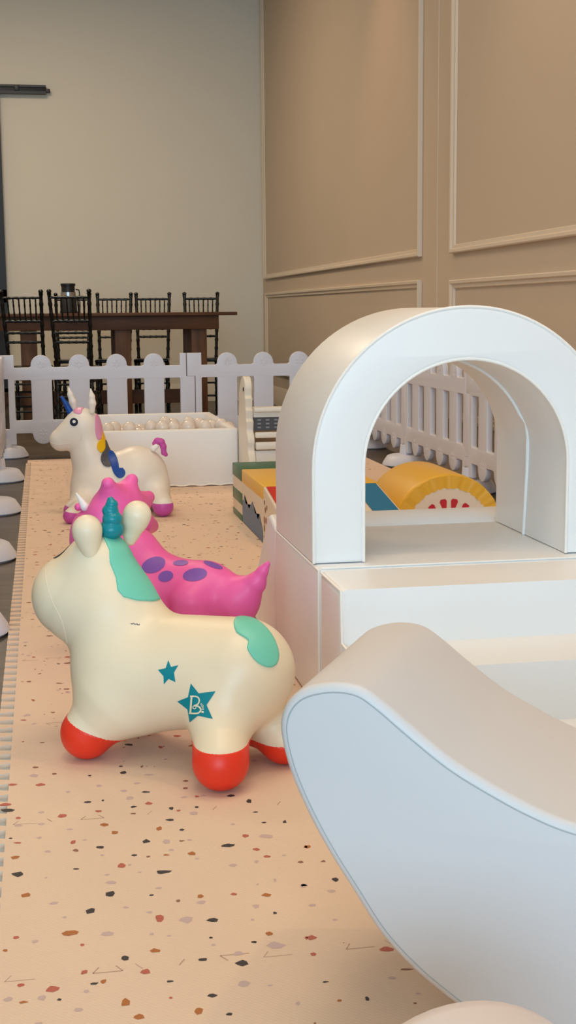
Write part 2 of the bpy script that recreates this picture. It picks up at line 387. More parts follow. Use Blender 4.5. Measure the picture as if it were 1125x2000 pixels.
# ============================================================ PLAY MAT
MX0,MX1,MY0,MY1=-.142,2.165,.6,9.33; MZ=.012
def playmat():
    org=(MX0,MY0,0); root=thing('foam_play_mat','blush pink terrazzo patterned foam play mat covering the wooden floor','play mat',org)
    bm=bmesh.new(); x_in=-.106
    tooth=.0667; pts=[(x_in,MY0)]
    L=[(MX1,MY0),(MX1,MY1),(MX0+.01,MY1)]
    y=MY1-.18; L+= [(MX0+.01,y),(x_in,y)]
    while y-tooth>MY0+.05:
        # beige tab, wide at its outer end; notch between
        L+=[(x_in,y-.012),(MX0+.004,y-.006),(MX0,y-.010),(MX0,y-.046),(MX0+.004,y-.050),(x_in,y-.040)] if False else [(x_in,y-.030),(MX0+.001,y-.020),(MX0+.001,y-.062),(x_in,y-.052)]
        y-=tooth
    L+=[(x_in,MY0)]
    me=shape2d([L],MZ-.002,0); me.transform(Matrix.Translation((-org[0],-org[1],.002+(MZ-.002)/2)))
    link('foam_sheet',fin(me,30),FOAM,root)
    boxobj('underlayer',(MX0+.006,MY0,.0003),(MX1-.02,MY1-.19,.0026),MATG,root,org=org)  # thin grey sheet below the foam, showing in the edge notches
    # seams: puzzle zig-zags between tiles
    bm=bmesh.new(); V=[]
    def rib(pts,w=.0011):
        for (x0,y0),(x1,y1) in zip(pts,pts[1:]):
            d=math.hypot(x1-x0,y1-y0)
            if d<1e-6: continue
            nx,ny=-(y1-y0)/d*w,(x1-x0)/d*w
            vs=[bm.verts.new((x-org[0],y-org[1],MZ+.0002)) for x,y in ((x0-nx,y0-ny),(x1-nx,y1-ny),(x1+nx,y1+ny),(x0+nx,y0+ny))]
            bm.faces.new(vs)
    T=.64
    def zig(a,b,at,ax):
        p=[];u=a;s=0
        while u<b:
            g=.018 if s%2 else -.018
            q=[(u+.004,at-g*.5),(u-.006,at+g*.5),(u+.04,at+g*.5),(u+.03,at-g*.5)]
            if RNG.rand()<.62: rib([(c if ax else d,d if ax else c) for c,d in q[:2+RNG.randint(0,3)]],.0006+RNG.rand()*.0008)
            u+=.0667;s+=1
    for k in range(14):
        yy=1.955+T*k
        if yy<MY1: zig(x_in+.02,MX1,yy,True)
    for k in range(1,4): zig(MY0,MY1,-.142+T*k+.02,False)
    link('seam_lines',bmm(bm),GAP,root)
    # terrazzo chips
    bm=bmesh.new()
    def chip(cx,cy,a,b,ang,mi):
        n=RNG.randint(5,8); th=np.sort((np.arange(n)+RNG.rand(n)*.7)/n*2*math.pi); rr=.75+.4*RNG.rand(n)
        vs=[]
        for t,r in zip(th,rr):
            u=a*r*math.cos(t); v=b*r*math.sin(t)
            vs.append(bm.verts.new((cx+u*math.cos(ang)-v*math.sin(ang)-org[0],cy+u*math.sin(ang)+v*math.cos(ang)-org[1],MZ+.0003)))
        f=bm.faces.new(vs); f.material_index=mi
        if f.normal.z<0: pass
    # the nearest chips, where they lie (photo x, y, width, height, colour)
    C0="""65,390,48,18,0 92,467,36,18,1 405,462,42,20,0 332,525,38,28,0 196,496,40,12,3 258,605,62,18,1 392,607,56,16,3 58,622,24,12,2 300,648,16,12,2 20,668,18,10,1 127,636,26,12,3 457,696,34,18,0 569,669,40,20,1 309,748,26,18,2 531,747,42,20,2 585,550,34,26,2 682,556,50,28,3 780,557,48,18,0 743,702,36,12,0 888,715,52,22,0 873,680,38,18,3 893,790,46,26,3 985,607,28,14,1 1012,650,64,24,3 930,638,22,10,0 773,622,16,8,0 75,796,28,12,2 193,809,54,24,2 378,782,26,16,1 347,790,34,8,0 218,848,20,10,0 155,843,36,20,3 30,847,34,18,3 85,858,38,10,1 318,819,24,12,3 458,859,36,28,1 624,782,32,8,0 776,833,46,14,0 287,886,36,14,3 509,912,42,22,1 727,891,32,24,1 840,902,26,12,0 626,842,14,8,2 1091,863,18,16,3 1122,622,16,14,2 140,936,30,8,3
 30,156,62,12,0 66,183,22,10,2 228,175,32,14,2 152,162,22,8,3 321,125,32,7,0 361,158,24,8,2 377,119,10,7,0 489,142,26,8,0 545,130,30,13,2 488,167,24,7,4 475,110,30,12,3 536,88,32,8,0 453,84,28,10,3 382,208,30,16,1 150,205,32,10,3 68,210,34,8,3 420,236,32,12,1 254,225,26,8,3 145,255,22,9,3 38,258,14,6,0 67,274,34,7,2 268,271,20,14,2 310,264,22,5,3 278,302,24,10,4 174,306,28,8,3 366,291,34,10,0 374,320,20,7,3 54,328,40,14,1 446,358,36,18,2 475,355,12,9,3 277,370,24,7,0 392,391,22,8,3 406,420,42,14,3 169,402,12,6,3 237,547,20,9,3 461,511,26,9,3 583,222,24,15,1 538,269,30,16,0 608,270,32,15,3 627,300,20,10,3 665,267,24,6,4 694,264,18,6,3 666,227,20,8,0 622,190,34,9,0 627,149,22,11,0 654,156,16,7,2 710,166,34,15,3 720,143,16,7,0 721,104,18,8,2 675,107,26,8,3 743,102,24,6,3 679,74,24,8,4 680,48,22,9,4 847,102,30,9,0 912,121,22,16,0 935,162,20,5,0 853,206,16,7,3 967,200,18,6,0 1042,197,18,12,0 898,249,26,12,2 974,250,60,16,3 702,313,34,17,1 608,319,24,7,1 543,325,18,7,4 492,320,22,9,0 722,332,16,6,3 832,284,56,13,0 940,299,32,12,2 978,325,28,12,2 1040,320,18,6,3 940,343,16,12,3 853,357,30,11,3 1100,345,28,10,4 1120,289,16,12,1 1007,411,12,14,3 1112,432,26,14,3 943,427,16,7,3 597,381,66,15,0 511,382,16,5,3 581,440,30,8,3 556,466,18,7,0 652,487,20,10,4 735,469,26,16,1 738,492,34,12,3 857,462,26,10,2 975,465,36,13,1 937,507,28,15,3 1007,531,18,12,0 925,556,16,9,3 548,529,28,8,3 556,609,18,10,3 620,615,18,5,3 781,648,18,8,3 988,797,22,8,3 126,28,36,14,3 148,62,36,13,2 45,61,36,8,2 200,22,24,7,4 250,88,16,7,3 328,28,18,6,0 20,134,48,11,2 361,65,24,8,3 452,17,26,10,0 502,56,28,7,3 545,25,40,5,3"""
    known=[]
    for tok in C0.split():
        x,y,w,h,c=[float(v) for v in tok.split(',')]
        px,py=x/1.875,1500+y/1.875; P=fl(px,py,MZ); Q=fl(px+1,py,MZ); R_=fl(px,py+1,MZ)
        chip(P[0],P[1],w/1.875/2*abs(Q[0]-P[0])*1.04,h/1.875/2*abs(R_[1]-P[1])*1.05,-.12+RNG.uniform(-.1,.1),int(c))
    C1="""28,190,14,6,1 100,188,16,10,0 35,240,56,14,3 8,287,20,10,2 39,312,28,9,2 182,277,28,11,1 156,330,26,9,4 236,328,20,10,4 98,306,14,5,3 278,392,22,16,0 66,394,10,12,3 170,412,28,11,3 264,433,32,13,3 36,446,32,10,1 197,483,34,12,3 66,510,20,10,0 92,542,12,5,4 277,534,22,8,3 44,583,28,13,1 72,623,60,20,3 193,598,48,20,2 202,656,26,14,2 460,638,50,18,2 308,615,8,5,2 530,708,60,8,4 478,738,30,10,3 245,752,26,7,0 147,829,18,14,3 293,818,20,11,1 391,812,20,18,0 572,793,20,6,3 559,827,16,7,4 207,898,10,8,4 49,764,20,6,3"""
    for tok in C1.split():
        x,y,w,h,c=[float(v) for v in tok.split(',')]
        px,py=500+x/1.8,1500+y/1.8
        if px<600 and py<1985 and x<170 and x*1.04<1000 and (px<598): 
            if px<597 and x<165: continue
        P=fl(px,py,MZ); Q=fl(px+1,py,MZ); R_=fl(px,py+1,MZ)
        chip(P[0],P[1],w/1.8/2*abs(Q[0]-P[0]),h/1.8/2*abs(R_[1]-P[1]),-.12,int(c))
    N=int((MX1-MX0)*(MY1-MY0)*215)
    for i in range(N):
        x=RNG.uniform(-.1,MX1-.02); y=RNG.uniform(MY0+.02,MY1-.02); 
        if y>8.9 and x<-.08: continue
        px,py,w=proj(np.array([x,y,MZ]))
        if -5<px<1000 and 1499<py<2002 and w>0: continue
        s=.003+.0095*RNG.rand()**1.8; chip(x,y,s,s*RNG.uniform(.45,.95),RNG.uniform(0,math.pi),int(RNG.choice([0,1,2,3,3,4,4],1)[0]))
    bmesh.ops.recalc_face_normals(bm,faces=bm.faces)
    for f in bm.faces:
        if f.normal.z<0: f.normal_flip()
    me=bpy.data.meshes.new('chips'); bm.to_mesh(me); bm.free(); link('terrazzo_chips',me,CHIPS,root)
    return root
playmat()
# ============================================================ FENCE
PT=1.33; YF=9.65; XR=2.33; XLF=-.295
def fence_mesh():
    zt,zr=.722,.635; zb,zm=.09,.17; hs=.0725
    cs=[PT*(i+1)/5 for i in range(4)]; g=.0025
    L=[]
    # bottom edge left to right
    L+=[(-.03+g,zb),(.078,zb),(.078,zm)]
    for c in cs: L+=[(c-hs-.012,zm),(c-hs,zm-.008)]+arc(c,zb+hs,hs,180,360,12)[0:]+[(c+hs,zm-.008),(c+hs+.012,zm)]
    L+=[(PT-.085,zm),(PT-.085,zb),(PT-.03-g,zb),(PT-.03-g,.2),(PT+.03-g,.2),(PT+.03-g,.555),(PT-.03-g,.555),(PT-.03-g,zt),(PT-.078,zt),(PT-.078,zr)]
    for c in cs[::-1]: L+=[(c+hs+.012,zr),(c+hs,zr+.008)]+arc(c,zt-hs,hs,0,180,12)+[(c-hs,zr+.008),(c-hs-.012,zr)]
    L+=[(.078,zr),(.078,zt),(-.03+g,zt),(-.03+g,.555),(.03+g,.555),(.03+g,.2),(-.03+g,.2)]
    loops=[L]; edges=[.0]+cs+[PT]
    for a,b in zip(edges,edges[1:]):
        x0=a+.0725; x1=b-.0725
        if a==0: x0=a+.078
        if b==PT: x1=b-.078
        r=.008; R=[]
        for cx,cy,s in ((x1-r,.262+r,-90),(x1-r,.545-r,0),(x0+r,.545-r,90),(x0+r,.262+r,180)): R+=arc(cx,cy,r,s,s+90,3)
        loops.append(R)
    me=shape2d(loops,.034,.005,2); me=xf(me,XZ)
    bm=bmesh.new(); bm.from_mesh(me)
    for sg in (-1,1):
        for c in cs:
            for z0 in (zt-hs+.004,zb+hs+.01):
                for k in range(6):
                    a=math.radians(60*k+30); 
                    r=bmesh.ops.create_uvsphere(bm,u_segments=8,v_segments=6,radius=1); bmesh.ops.scale(bm,vec=(.013,.0016,.009),verts=r['verts'])
                    bmesh.ops.rotate(bm,cent=(0,0,0),matrix=Matrix.Rotation(-a,3,'Y'),verts=r['verts'])
                    bmesh.ops.translate(bm,vec=(c+.02*math.cos(a),sg*.017,z0+.02*math.sin(a)),verts=r['verts'])
    bm.to_mesh(me); bm.free()
    return fin(me,40)
FM=fence_mesh()
def foot_mesh():
    bm=bmesh.new(); lathe(bm,[(0,.0),(.150,.0),(.159,.010),(.155,.024),(.140,.048),(.128,.066),(.112,.074),(.045,.078),(.040,.14),(.030,.142)],32,sx=1,sy=1.0)
    return bmm(bm,50)
FTM=foot_mesh()
fences=[]
def fence(loc,rz,label,group,feet=(0,1)):
    r=thing('fence_panel',label,'fence',loc,rz,group); link('picket_panel',FM,PLAS,r)
    for k in feet:
        # feet sit under the joint posts
        f=link('foot',FTM,PLAS,r,loc=(k*PT,0,0))
    return r
G='white plastic play fence panels around the play area'
fence((XLF+.01,YF,0),0,'white plastic picket fence panel behind the smaller unicorn, left half of back row',G,(0,1))
fence((XLF+.01+PT,YF,0),0,'white plastic picket fence panel in the back row, behind the ladder of the slide',G,(1,))
for i,(lab) in enumerate(['white picket fence panel of the right row, farthest one by the back corner','white picket fence panel of the right row, middle one above the yellow half roll','white picket fence panel of the right row, near one beyond the arch\'s right leg']):
    fence((XR,YF+.13-PT*i,0),-math.pi/2,lab,G,(1,))
for i,lab in enumerate(['white picket fence panel of the left row, farthest, at the mat corner','white picket fence panel of the left row, second from the back, seen by its foot','white picket fence panel of the left row, third from the back, seen by its foot','white picket fence panel of the left row, nearest, only its round foot in view']):
    fence((XLF,YF-.04-PT*i,0),-math.pi/2,lab,G,(1,))
# ============================================================ SOFT PLAY
def soft(name,pts,x0,x1,m,root,bev=.012,lo=(0,0,0),ang=50):
    """side profile (y,z) extruded along x"""
    me=shape2d([pts],x1-x0,bev,3); me=xf(me,YZ); me.transform(Matrix.Translation(((x0+x1)/2-lo[0],-lo[1],-lo[2]))); return link(name,fin(me,ang),m,root)
MB=MZ+.0005
BX0,BX1=.652,1.462; PZ=.382
# platform
org=(.652,3.18,MB); r=thing('foam_platform','white vinyl foam platform block under the arch','soft play block',org)
boxobj('block_body',(BX0,3.182,MB),(BX1,3.815,PZ),VIN,r,bev=.014,seg=4,org=org)
tubeobj('piping',[(BX0+.004-org[0],y-org[1],z-org[2]) for y,z in ((3.186,MB+.02),(3.186,PZ-.004),(3.81,PZ-.004))],.004,PIP,r)
tubeobj('piping',[(BX0+.01-org[0],3.19-org[1],PZ+.0008-org[2]),(BX1-.01-org[0],3.19-org[1],PZ+.0008-org[2])],.0028,PIP,r)
# steps
org=(.652,2.5,MB); r=thing('foam_steps','white vinyl foam steps leading up to the platform and arch','soft play steps',org)
SP=[(3.172,MB),(3.172,PZ-.002),(2.94,PZ-.002),(2.93,.25),(2.705,.25),(2.695,.118),(2.47,.118),(2.46,MB)]
soft('step_body',SP,BX0+.002,BX1,VIN,r,.020,org)
tubeobj('piping',[(BX0+.006-org[0],y-org[1],z-org[2]) for y,z in ((3.165,PZ-.006),(2.945,PZ-.006),(2.934,.254),(2.71,.246))],.0035,PIP,r)
# ramp beyond the platform
org=(.652,3.83,MB); r=thing('foam_ramp','white vinyl foam slope dropping away behind the platform','soft play slope',org)
RP=[(3.828,MB),(3.822,.374),(3.835,.385),(3.88,.398),(3.93,.409),(3.96,.402),(4.0,.36),(4.08,.285),(4.2,.18),(4.33,.09),(4.44,.03),(4.46,MB)]
soft('slope_body',RP,BX0+.003,BX1,VIN,r,.012,org,60)
tubeobj('piping',[(BX0+.01-org[0],3.826-org[1],.378-org[2]),(BX1-.01-org[0],3.826-org[1],.378-org[2])],.005,PIP,r)
# arch
org=(1.057,3.245,PZ+.001); r=thing('foam_arch','large white vinyl foam arch standing on the platform','soft play arch',org)
AY0,AY1=3.247,3.812; cz=.62-PZ; Ro=.402; Ri=.272
outer=[(-Ro,.0),]+arc(0,cz,Ro,180,0,48)+[(Ro,0)]; inner=[(Ri,0)]+arc(0,cz,Ri,0,180,40)+[(-Ri,0)]
me=shape2d([outer+inner],AY1-AY0,.010,3); me=xf(me,XZ); me.transform(Matrix.Translation((0,(AY1-AY0)/2,.0105-.0095))); link('arch_body',fin(me,50),VIN,r)
for y in (.004,):
    tubeobj('piping',[(x,y,z+.002) for x,z in outer],.0042,PIP,r); tubeobj('piping',[(x,y,z+.002) for x,z in inner],.0042,PIP,r)
mid=[(x*.997,.30+.018*math.sin(z*16+1)+(.05 if abs(x)<.2 and z>.3 else 0)*math.cos(x/.2*1.57),z) for x,z in inner]
mid=[tuple(p) for p in smoothline(mid[::3]+[mid[-1]],3)]
tubeobj('middle_seam',mid,.0055,PIP,r)
# rocker in the foreground
nR=np.array([.485,.875,0]); tR=np.array([.875,-.485,0]); P0=np.array([.337*1.74/1.9,1.74,0.])
org=(P0[0],P0[1],MB+.003); rr=thing('foam_rocker','big white vinyl crescent shaped rocker filling the lower right','soft play rocker',org)
def tz(x,y,c=P0):
    q=onplane(x,y,c,nR); return ((q-P0)@tR,q[2])
low=[tz(*p) for p in ((900,1975),(815,1905),(745,1830),(690,1745),(640,1665),(600,1590),(566,1510),(549,1440))]
upp=[tz(*p) for p in ((552,1400),(570,1370),(600,1352),(650,1344),(700,1352),(742,1380),(800,1430),(880,1495),(960,1545),(1040,1588),(1125,1622))]
tm=upp[-1][0]+.10; 
def mirror(L): return [(2*tm-a,b) for a,b in L[::-1]]
bot=[(low[0][0]+.05,low[0][1]-.035),(low[0][0]+.14,MB+.012),(tm,MB)]
half=[(tm,MB)]+bot[:2][::-1]+low+upp; zc=upp[-1][1]-.014
half=[(tm,MB+.0)]+[(b[0],max(b[1],MB+.002)) for b in half[1:]]
prof=half+[(tm,zc)]
full=[tuple(p) for p in smoothline(half+[(tm,zc)]+[(2*tm-a,b) for a,b in half[1:][::-1]],5,True)]
full=[(a,max(b,MB+.001)) for a,b in full]
TH=.385
def inset_(L,d):
    out=[]; n=len(L)
    for i in range(n):
        a=np.array(L[i-2]); b=np.array(L[(i+2)%n]); t=b-a; t/=max(np.linalg.norm(t),1e-9); out.append((L[i][0]+t[1]*d*SG_,L[i][1]-t[0]*d*SG_))
    return out
SG_=1 if sum(full[i-1][0]*full[i][1]-full[i][0]*full[i-1][1] for i in range(len(full)))<0 else -1
me=shape2d([inset_(full,-.003)],TH,.013,5); me=xf(me,XZ)
RM=Matrix(((tR[0],nR[0],0,0),(tR[1],nR[1],0,0),(0,0,1,0),(0,0,0,1)))
me.transform(RM@Matrix.Translation((0,TH/2,-MB))); link('rocker_body',fin(me,50),mat('dimmed_rocker_vinyl',(214,210,210),.45,bump=.2,bscale=6),rr)  # same white vinyl, greyed in its colour to offset strong light here
def rk(a,y,b): 
    v=RM@Vector((a,y,b-MB)); return (v.x,v.y,v.z)
ins=inset_(full,.009); PIG=mat('seam_piping',(168,174,176),.6)
tubeobj('piping',[rk(a,.0006,b) for a,b in ins],.0012,PIG,rr,closed=True); tubeobj('piping',[rk(a,TH-.0006,b) for a,b in ins],.0012,PIG,rr,closed=True)
# blush bolster at the very bottom edge
q=fl(911,1972,.30); org=(float(q[0])+.0,float(q[1]),MB)
r=thing('foam_bolster','pale blush foam bolster end just showing at the bottom edge','bolster',org)
bm=bmesh.new(); lathe(bm,[(0,-.30),(.13,-.30),(.146,-.288),(.15,-.27),(.15,-.02),(.146,.0),(.13,.012),(0,.016)],48); me=bmm(bm,50)
me.transform(Matrix.Translation((0,0,.151))@Matrix.Rotation(-math.pi/2,4,'X')@Matrix.Rotation(0,4,'Z')); link('bolster_body',me,BOLS,r)
# ============================================================ BALL PIT
PX0,PX1,PY0,PY1,PZt=.22,1.10,7.65,8.95,.345
org=(PX0,PY0,MB); r=thing('ball_pit','square cream foam ball pit filled with clear balls behind the smaller unicorn','ball pit',org)
bm=bmesh.new(); w=.05
for a,b in (((PX0,PY0,MB),(PX1,PY0+w,PZt)),((PX0,PY1-w,MB),(PX1,PY1,PZt)),((PX0,PY0+w,MB),(PX0+w,PY1-w,PZt)),((PX1-w,PY0+w,MB),(PX1,PY1-w,PZt))):
    box(bm,[(a[i]+b[i])/2-org[i] for i in range(3)],[b[i]-a[i] for i in range(3)],bev=.014,seg=4)
link('wall_ring',bmm(bm,50),VIN,r)
boxobj('pit_base',(PX0+.04,PY0+.04,MB),(PX1-.04,PY1-.04,.235),VC,r,org=org)
wl=[(PX0+.02+i*.03-org[0],-.004-.002*math.sin(i*.9),.008+.004*math.sin(i*1.7)) for i in range(29)]
tubeobj('hem_edge',wl,.005,PIP,r,8)
bm=bmesh.new(); bmesh.ops.create_uvsphere(bm,u_segments=24,v_segments=16,radius=.041); BME=bmm(bm,80)
bi=0
def pball(x,y,z,lab):
    global bi
    o=link('pit_ball',BME,BALL,None,(float(x),float(y),float(z))); tag(o,lab,'ball','clear balls in the ball pit')
LB='clear pearly plastic ball lying in the cream ball pit'
tops=[(210,839,8.0),(224,836,8.2),(252.6,837,7.95),(295,834,8.05),(317,835,7.92),(322,826,8.2),(338,829,8.3),(339,836,8.0),(369,827,8.2),(368,834,7.95),(389,828,8.35),(400,833,8.0),(414,833,8.15),(432,830,8.1),(446,836,8.25)]
used=[]
for x,y,Y in tops:
    P=onY(x,y,Y); used.append(P); pball(*P,LB)
for j in range(14):
    for i in range(9):
        x=PX0+.098+i*.085+(j%2)*.04+RNG.uniform(-.006,.006); y=PY0+.095+j*.083; z=.246+RNG.uniform(-.004,.010)
        if x>PX1-.095 or y>PY1-.095: continue
        if all(np.linalg.norm(np.array([x,y,z])-u)>.078 for u in used): used.append(np.array([x,y,z])); pball(x,y,z,LB)
# ============================================================ SLIDE WITH LADDER
org=(1.13,7.2,MB); r=thing('toddler_slide','cream and grey plastic slide with a scalloped side panel beside the ball pit','slide',org)
SL=mat('slide_plastic',(232,226,214),.38); SG=mat('slide_grey_plastic',(150,148,150),.45); SD=mat('slide_dark_grey',(88,86,88),.5)
def side(x0):
    fr=[(7.21,MB),(7.235,.12),(7.25,.215),(7.285,.26),(7.275,.30),(7.30,.345),(7.32,.36),(7.31,.41),(7.335,.425),(7.325,.47),(7.35,.485),(7.34,.535),(7.365,.55),(7.355,.60),(7.375,.635),(7.40,.652),(7.45,.655),(7.50,.64)]
    bk=[(7.60,.56),(7.62,.47),(7.63,.36),(7.635,.22),(7.637,MB)]
    L=[tuple(p) for p in smoothline(fr,3)]+bk
    me=shape2d([L],.042,.008,3); me=xf(me,YZ); me.transform(Matrix.Translation((x0-org[0],-org[1],-org[2]))); return fin(me,50)
link('side_panel',side(1.152),SL,r); link('side_panel',side(1.60),SL,r)
for y,z0,z1 in ((7.30,.462,.488),(7.265,.32,.352),(7.255,.256,.298)):
    boxobj('rung',(1.175,y,z0),(1.575,y+.035,z1),SL,r,bev=.006,org=org)
bm=bmesh.new(); box(bm,(1.375-org[0],7.36-org[1],.405-org[2]),(.40,.012,.10))
for i in range(8):
    for j in range(4): box(bm,(1.375-.165+i*.047-org[0],7.352-org[1],.372+.021*j-org[2]),(.02,.006,.009),mi=1)
link('dark_grip_panel',bmm(bm),[SD,SG],r)
boxobj('lower_panel',(1.175,7.28,MB+.02),(1.575,7.30,.25),SL,r,bev=.005,org=org)
me=shape2d([[(7.34,.47),(7.62,.47),(8.6,.06),(8.75,.04),(8.75,MB+.005),(8.55,.02),(7.62,.43),(7.34,.43)]],.40,.006,2); me=xf(me,YZ); me.transform(Matrix.Translation((1.375-org[0],-org[1],-org[2]))); link('slide_chute',fin(me,40),SL,r)
bm=bmesh.new(); 
lathe(bm,[(0,0),(.012,0),(.012,.003),(0,.004)],12); me=bmm(bm); me.transform(Matrix.Translation((1.129-org[0],7.39-org[1],.585-org[2]))@Matrix.Rotation(-math.pi/2,4,'Y')); link('eye_mark',me,BLACKP,r); r.location.x-=.034
# ============================================================ COLOURED CLIMBER
CX0,CX1=.918,1.43
org=(CX0,5.66,MB); 
def cbox(name,y0,y1,z0,z1,m,root,o,x0=CX0,x1=CX1,bev=.006): return boxobj(name,(x0,y0,z0),(x1,y1,z1),m,root,bev=bev,seg=3,org=o)
o1=(CX0,6.285,MB); g1=thing('striped_foam_block','foam block with green and cream stripes at the far end of the coloured climber','soft play block',o1)
cbox('block_body',6.287,6.60,MB,.262,VC,g1,o1)
for z0,z1 in ((.205,.264),(.09,.15),(MB-.0,.045)):
    cbox('green_stripe',6.285,6.602,z0,z1+(.002 if z1>.2 else 0),VG,g1,o1,CX0-.002,CX1+.002,.005)
o2=(CX0,5.66,MB); g2=thing('mountain_foam_block','cream foam block with yellow top band and blue mountain print in the coloured climber','soft play block',o2)
cbox('block_body',5.66,6.283,MB,.262,VC,g2,o2)
cbox('yellow_top',5.658,6.283,.205,.268,VY,g2,o2,CX0-.002,CX1+.002)
def sideprint(name,poly,m,root,o,x):
    """flat print on a face that looks to -x; poly in (y,z)"""
    bm=bmesh.new(); vs=[bm.verts.new((x-o[0],y-o[1],z-o[2])) for y,z in poly]; f=bm.faces.new(vs); bmesh.ops.triangulate(bm,faces=[f])
    for f in bm.faces:
        f.normal_update()
        if f.normal.x>0: f.normal_flip()
    me=bpy.data.meshes.new(name); bm.to_mesh(me); bm.free(); return link(name,me,m,root)
mp=[(6.275,MB+.004),(6.275,.118),(6.235,.125),(6.20,.155),(6.17,.118),(6.11,.122),(6.06,.108),(6.01,.135),(5.96,.158),(5.93,.145),(5.88,.112),(5.845,.118),(5.80,.095),(5.76,.128),(5.735,.105),(5.69,.08),(5.668,.062),(5.668,MB+.004)]
sideprint('blue_mountains',mp,VB,g2,o2,CX0-.0012)
o3=(CX0,4.6,MB); g3=thing('striped_foam_ramp','foam ramp with red, green, cream and blue stripes on its slope','soft play slope',o3)
rp=[(5.655,MB),(5.655,.262),(5.236,.198),(4.62,.10),(4.60,MB)]
soft('ramp_body',rp,CX0,CX1,VC,g3,.008,o3)
def stripe(x0,x1,m):
    bm=bmesh.new(); pr=[(5.645,.2650),(5.236,.2012),(4.65,.1080)]
    v=[[bm.verts.new((x-o3[0],y-o3[1],z-o3[2])) for x in (x0,x1)] for y,z in pr]
    for a,b in zip(v,v[1:]): bm.faces.new((a[0],a[1],b[1],b[0]))
    me=bpy.data.meshes.new('s'); bm.to_mesh(me); bm.free()
    for p in me.polygons:
        if p.normal.z<0: p.flip()
    link('slope_stripe',me,m,g3)
stripe(CX0+.012,CX0+.13,VR); stripe(CX0+.165,CX0+.235,VY); stripe(CX0+.27,CX0+.355,VG); stripe(CX0+.39,CX1-.012,VTB)
DM=[mat('brown_print',(128,92,70),.5),mat('dull_red_print',(172,86,66),.5)]
for y,z,a,b,mi in ((5.62,.20,.012,.011,0),(5.60,.17,.014,.013,1),(5.56,.185,.010,.012,0),(5.63,.12,.012,.018,1),(5.585,.125,.014,.014,1),(5.635,.085,.012,.016,0),(5.57,.085,.010,.012,1),(5.63,.045,.012,.01,0),(5.5,.15,.012,.012,1),(5.45,.10,.012,.012,0)):
    sideprint('printed_seed',[(y+a*math.cos(t),z+b*math.sin(t)) for t in [math.pi*2*i/10 for i in range(10)]],DM[mi],g3,o3,CX0-.0012)
# yellow half roll with a citrus slice face
hc=1.80; hr=.262; hy0,hy1=5.80,6.36; cen=MB
org=(hc,hy0,MB); r=thing('foam_half_roll','yellow foam half roll with a citrus slice printed end, lying beyond the arch','soft play block',org)
me=shape2d([arc(0,0,hr,0,180,40)],hy1-hy0,.022,4); me=xf(me,XZ); me.transform(Matrix.Translation((0,(hy1-hy0)/2,.0005)))
bm=bmesh.new(); bm.from_mesh(me)
bm.to_mesh(me); bm.free(); link('roll_body',fin(me,50),VY,r)
bm=bmesh.new(); n=60; A=[];B=[]
for i in range(n+1):
    t=math.pi*i/n; wv=.004*math.sin(i*2.1)+.003*math.sin(i*.9)
    A.append(bm.verts.new((.256*math.cos(t),-.008+wv*1.6,.256*math.sin(t)))); B.append(bm.verts.new((.196*math.cos(t),-.005-wv*.8,.196*math.sin(t))))
for i in range(n): bm.faces.new((A[i],A[i+1],B[i+1],B[i]))
link('ruffled_rim',bmm(bm,80),VY,r)
bm=bmesh.new(); vs=[bm.verts.new((x,-.0035,z)) for x,z in arc(0,0,.20,0,180,30)]; bm.faces.new(vs)
for f in bm.faces:
    f.normal_update()
    if f.normal.y>0: f.normal_flip()
me=bpy.data.meshes.new('f'); bm.to_mesh(me); bm.free(); link('slice_face',me,VC,r)
RP_=mat('red_segment_print',(196,30,44),.4); bm=bmesh.new()
for k,(a,rr0,rr1) in enumerate(((79,.06,.15),(101,.06,.15),(54,.06,.15),(126,.06,.15),(30,.06,.14),(150,.06,.14),(10,.06,.13),(170,.06,.13))):
    a=math.radians(a); dx,dz=math.cos(a),math.sin(a); L=[]
    for rr_,wd in ((rr0,.003),((rr0+rr1)/2,.009),(rr1-.010,.017),(rr1,.011)): L.append((rr_,wd))
    pts=[(q*dx-w_*dz,q*dz+w_*dx) for q,w_ in L]+[(q*dx+w_*dz,q*dz-w_*dx) for q,w_ in L[::-1]]
    f=bm.faces.new([bm.verts.new((x,-.006,max(z,.002))) for x,z in pts]); f.normal_update()
    if f.normal.y>0: f.normal_flip()
me=bpy.data.meshes.new('f'); bm.to_mesh(me); bm.free(); link('fruit_segments',me,RP_,r)
# ============================================================ TABLE, CHAIRS, URN
TY0,TY1,TZ=12.4,13.25,1.01
org=(.4,12.8,0); r=thing('farm_table','long dark stained wooden high table with thick square legs behind the fence','table',org)
boxobj('tabletop',(-1.3,TY0-.06,TZ-.03),(1.78,TY1+.06,TZ),TABW,r,bev=.004,org=org)
bm=bmesh.new()
for a,b in (((-1.15,TY0,TZ-.155),(1.615,TY0+.04,TZ-.031)),((-1.15,TY1-.04,TZ-.155),(1.615,TY1,TZ-.031)),((1.575,TY0+.04,TZ-.155),(1.615,TY1-.04,TZ-.031)),((-1.15,TY0+.04,TZ-.155),(-1.11,TY1-.04,TZ-.031))):
    box(bm,[(a[i]+b[i])/2-org[i] for i in range(3)],[b[i]-a[i] for i in range(3)],bev=.003)
link('apron',bmm(bm),TABW,r)
for x0 in (-1.06,-.20,.655,1.36):
    for y0 in (TY0+.045,TY1-.185): boxobj('leg',(x0,y0,0),(x0+.145,y0+.14,TZ-.031),LEGW,r,bev=.004,org=org)
    boxobj('cross_rail',(x0+.04,TY0+.186,.15),(x0+.10,TY1-.186,.28),TABW,r,org=org)
boxobj('stretcher',(-.914,12.78,.152),(1.40,12.86,.28),TABW,r,org=org)
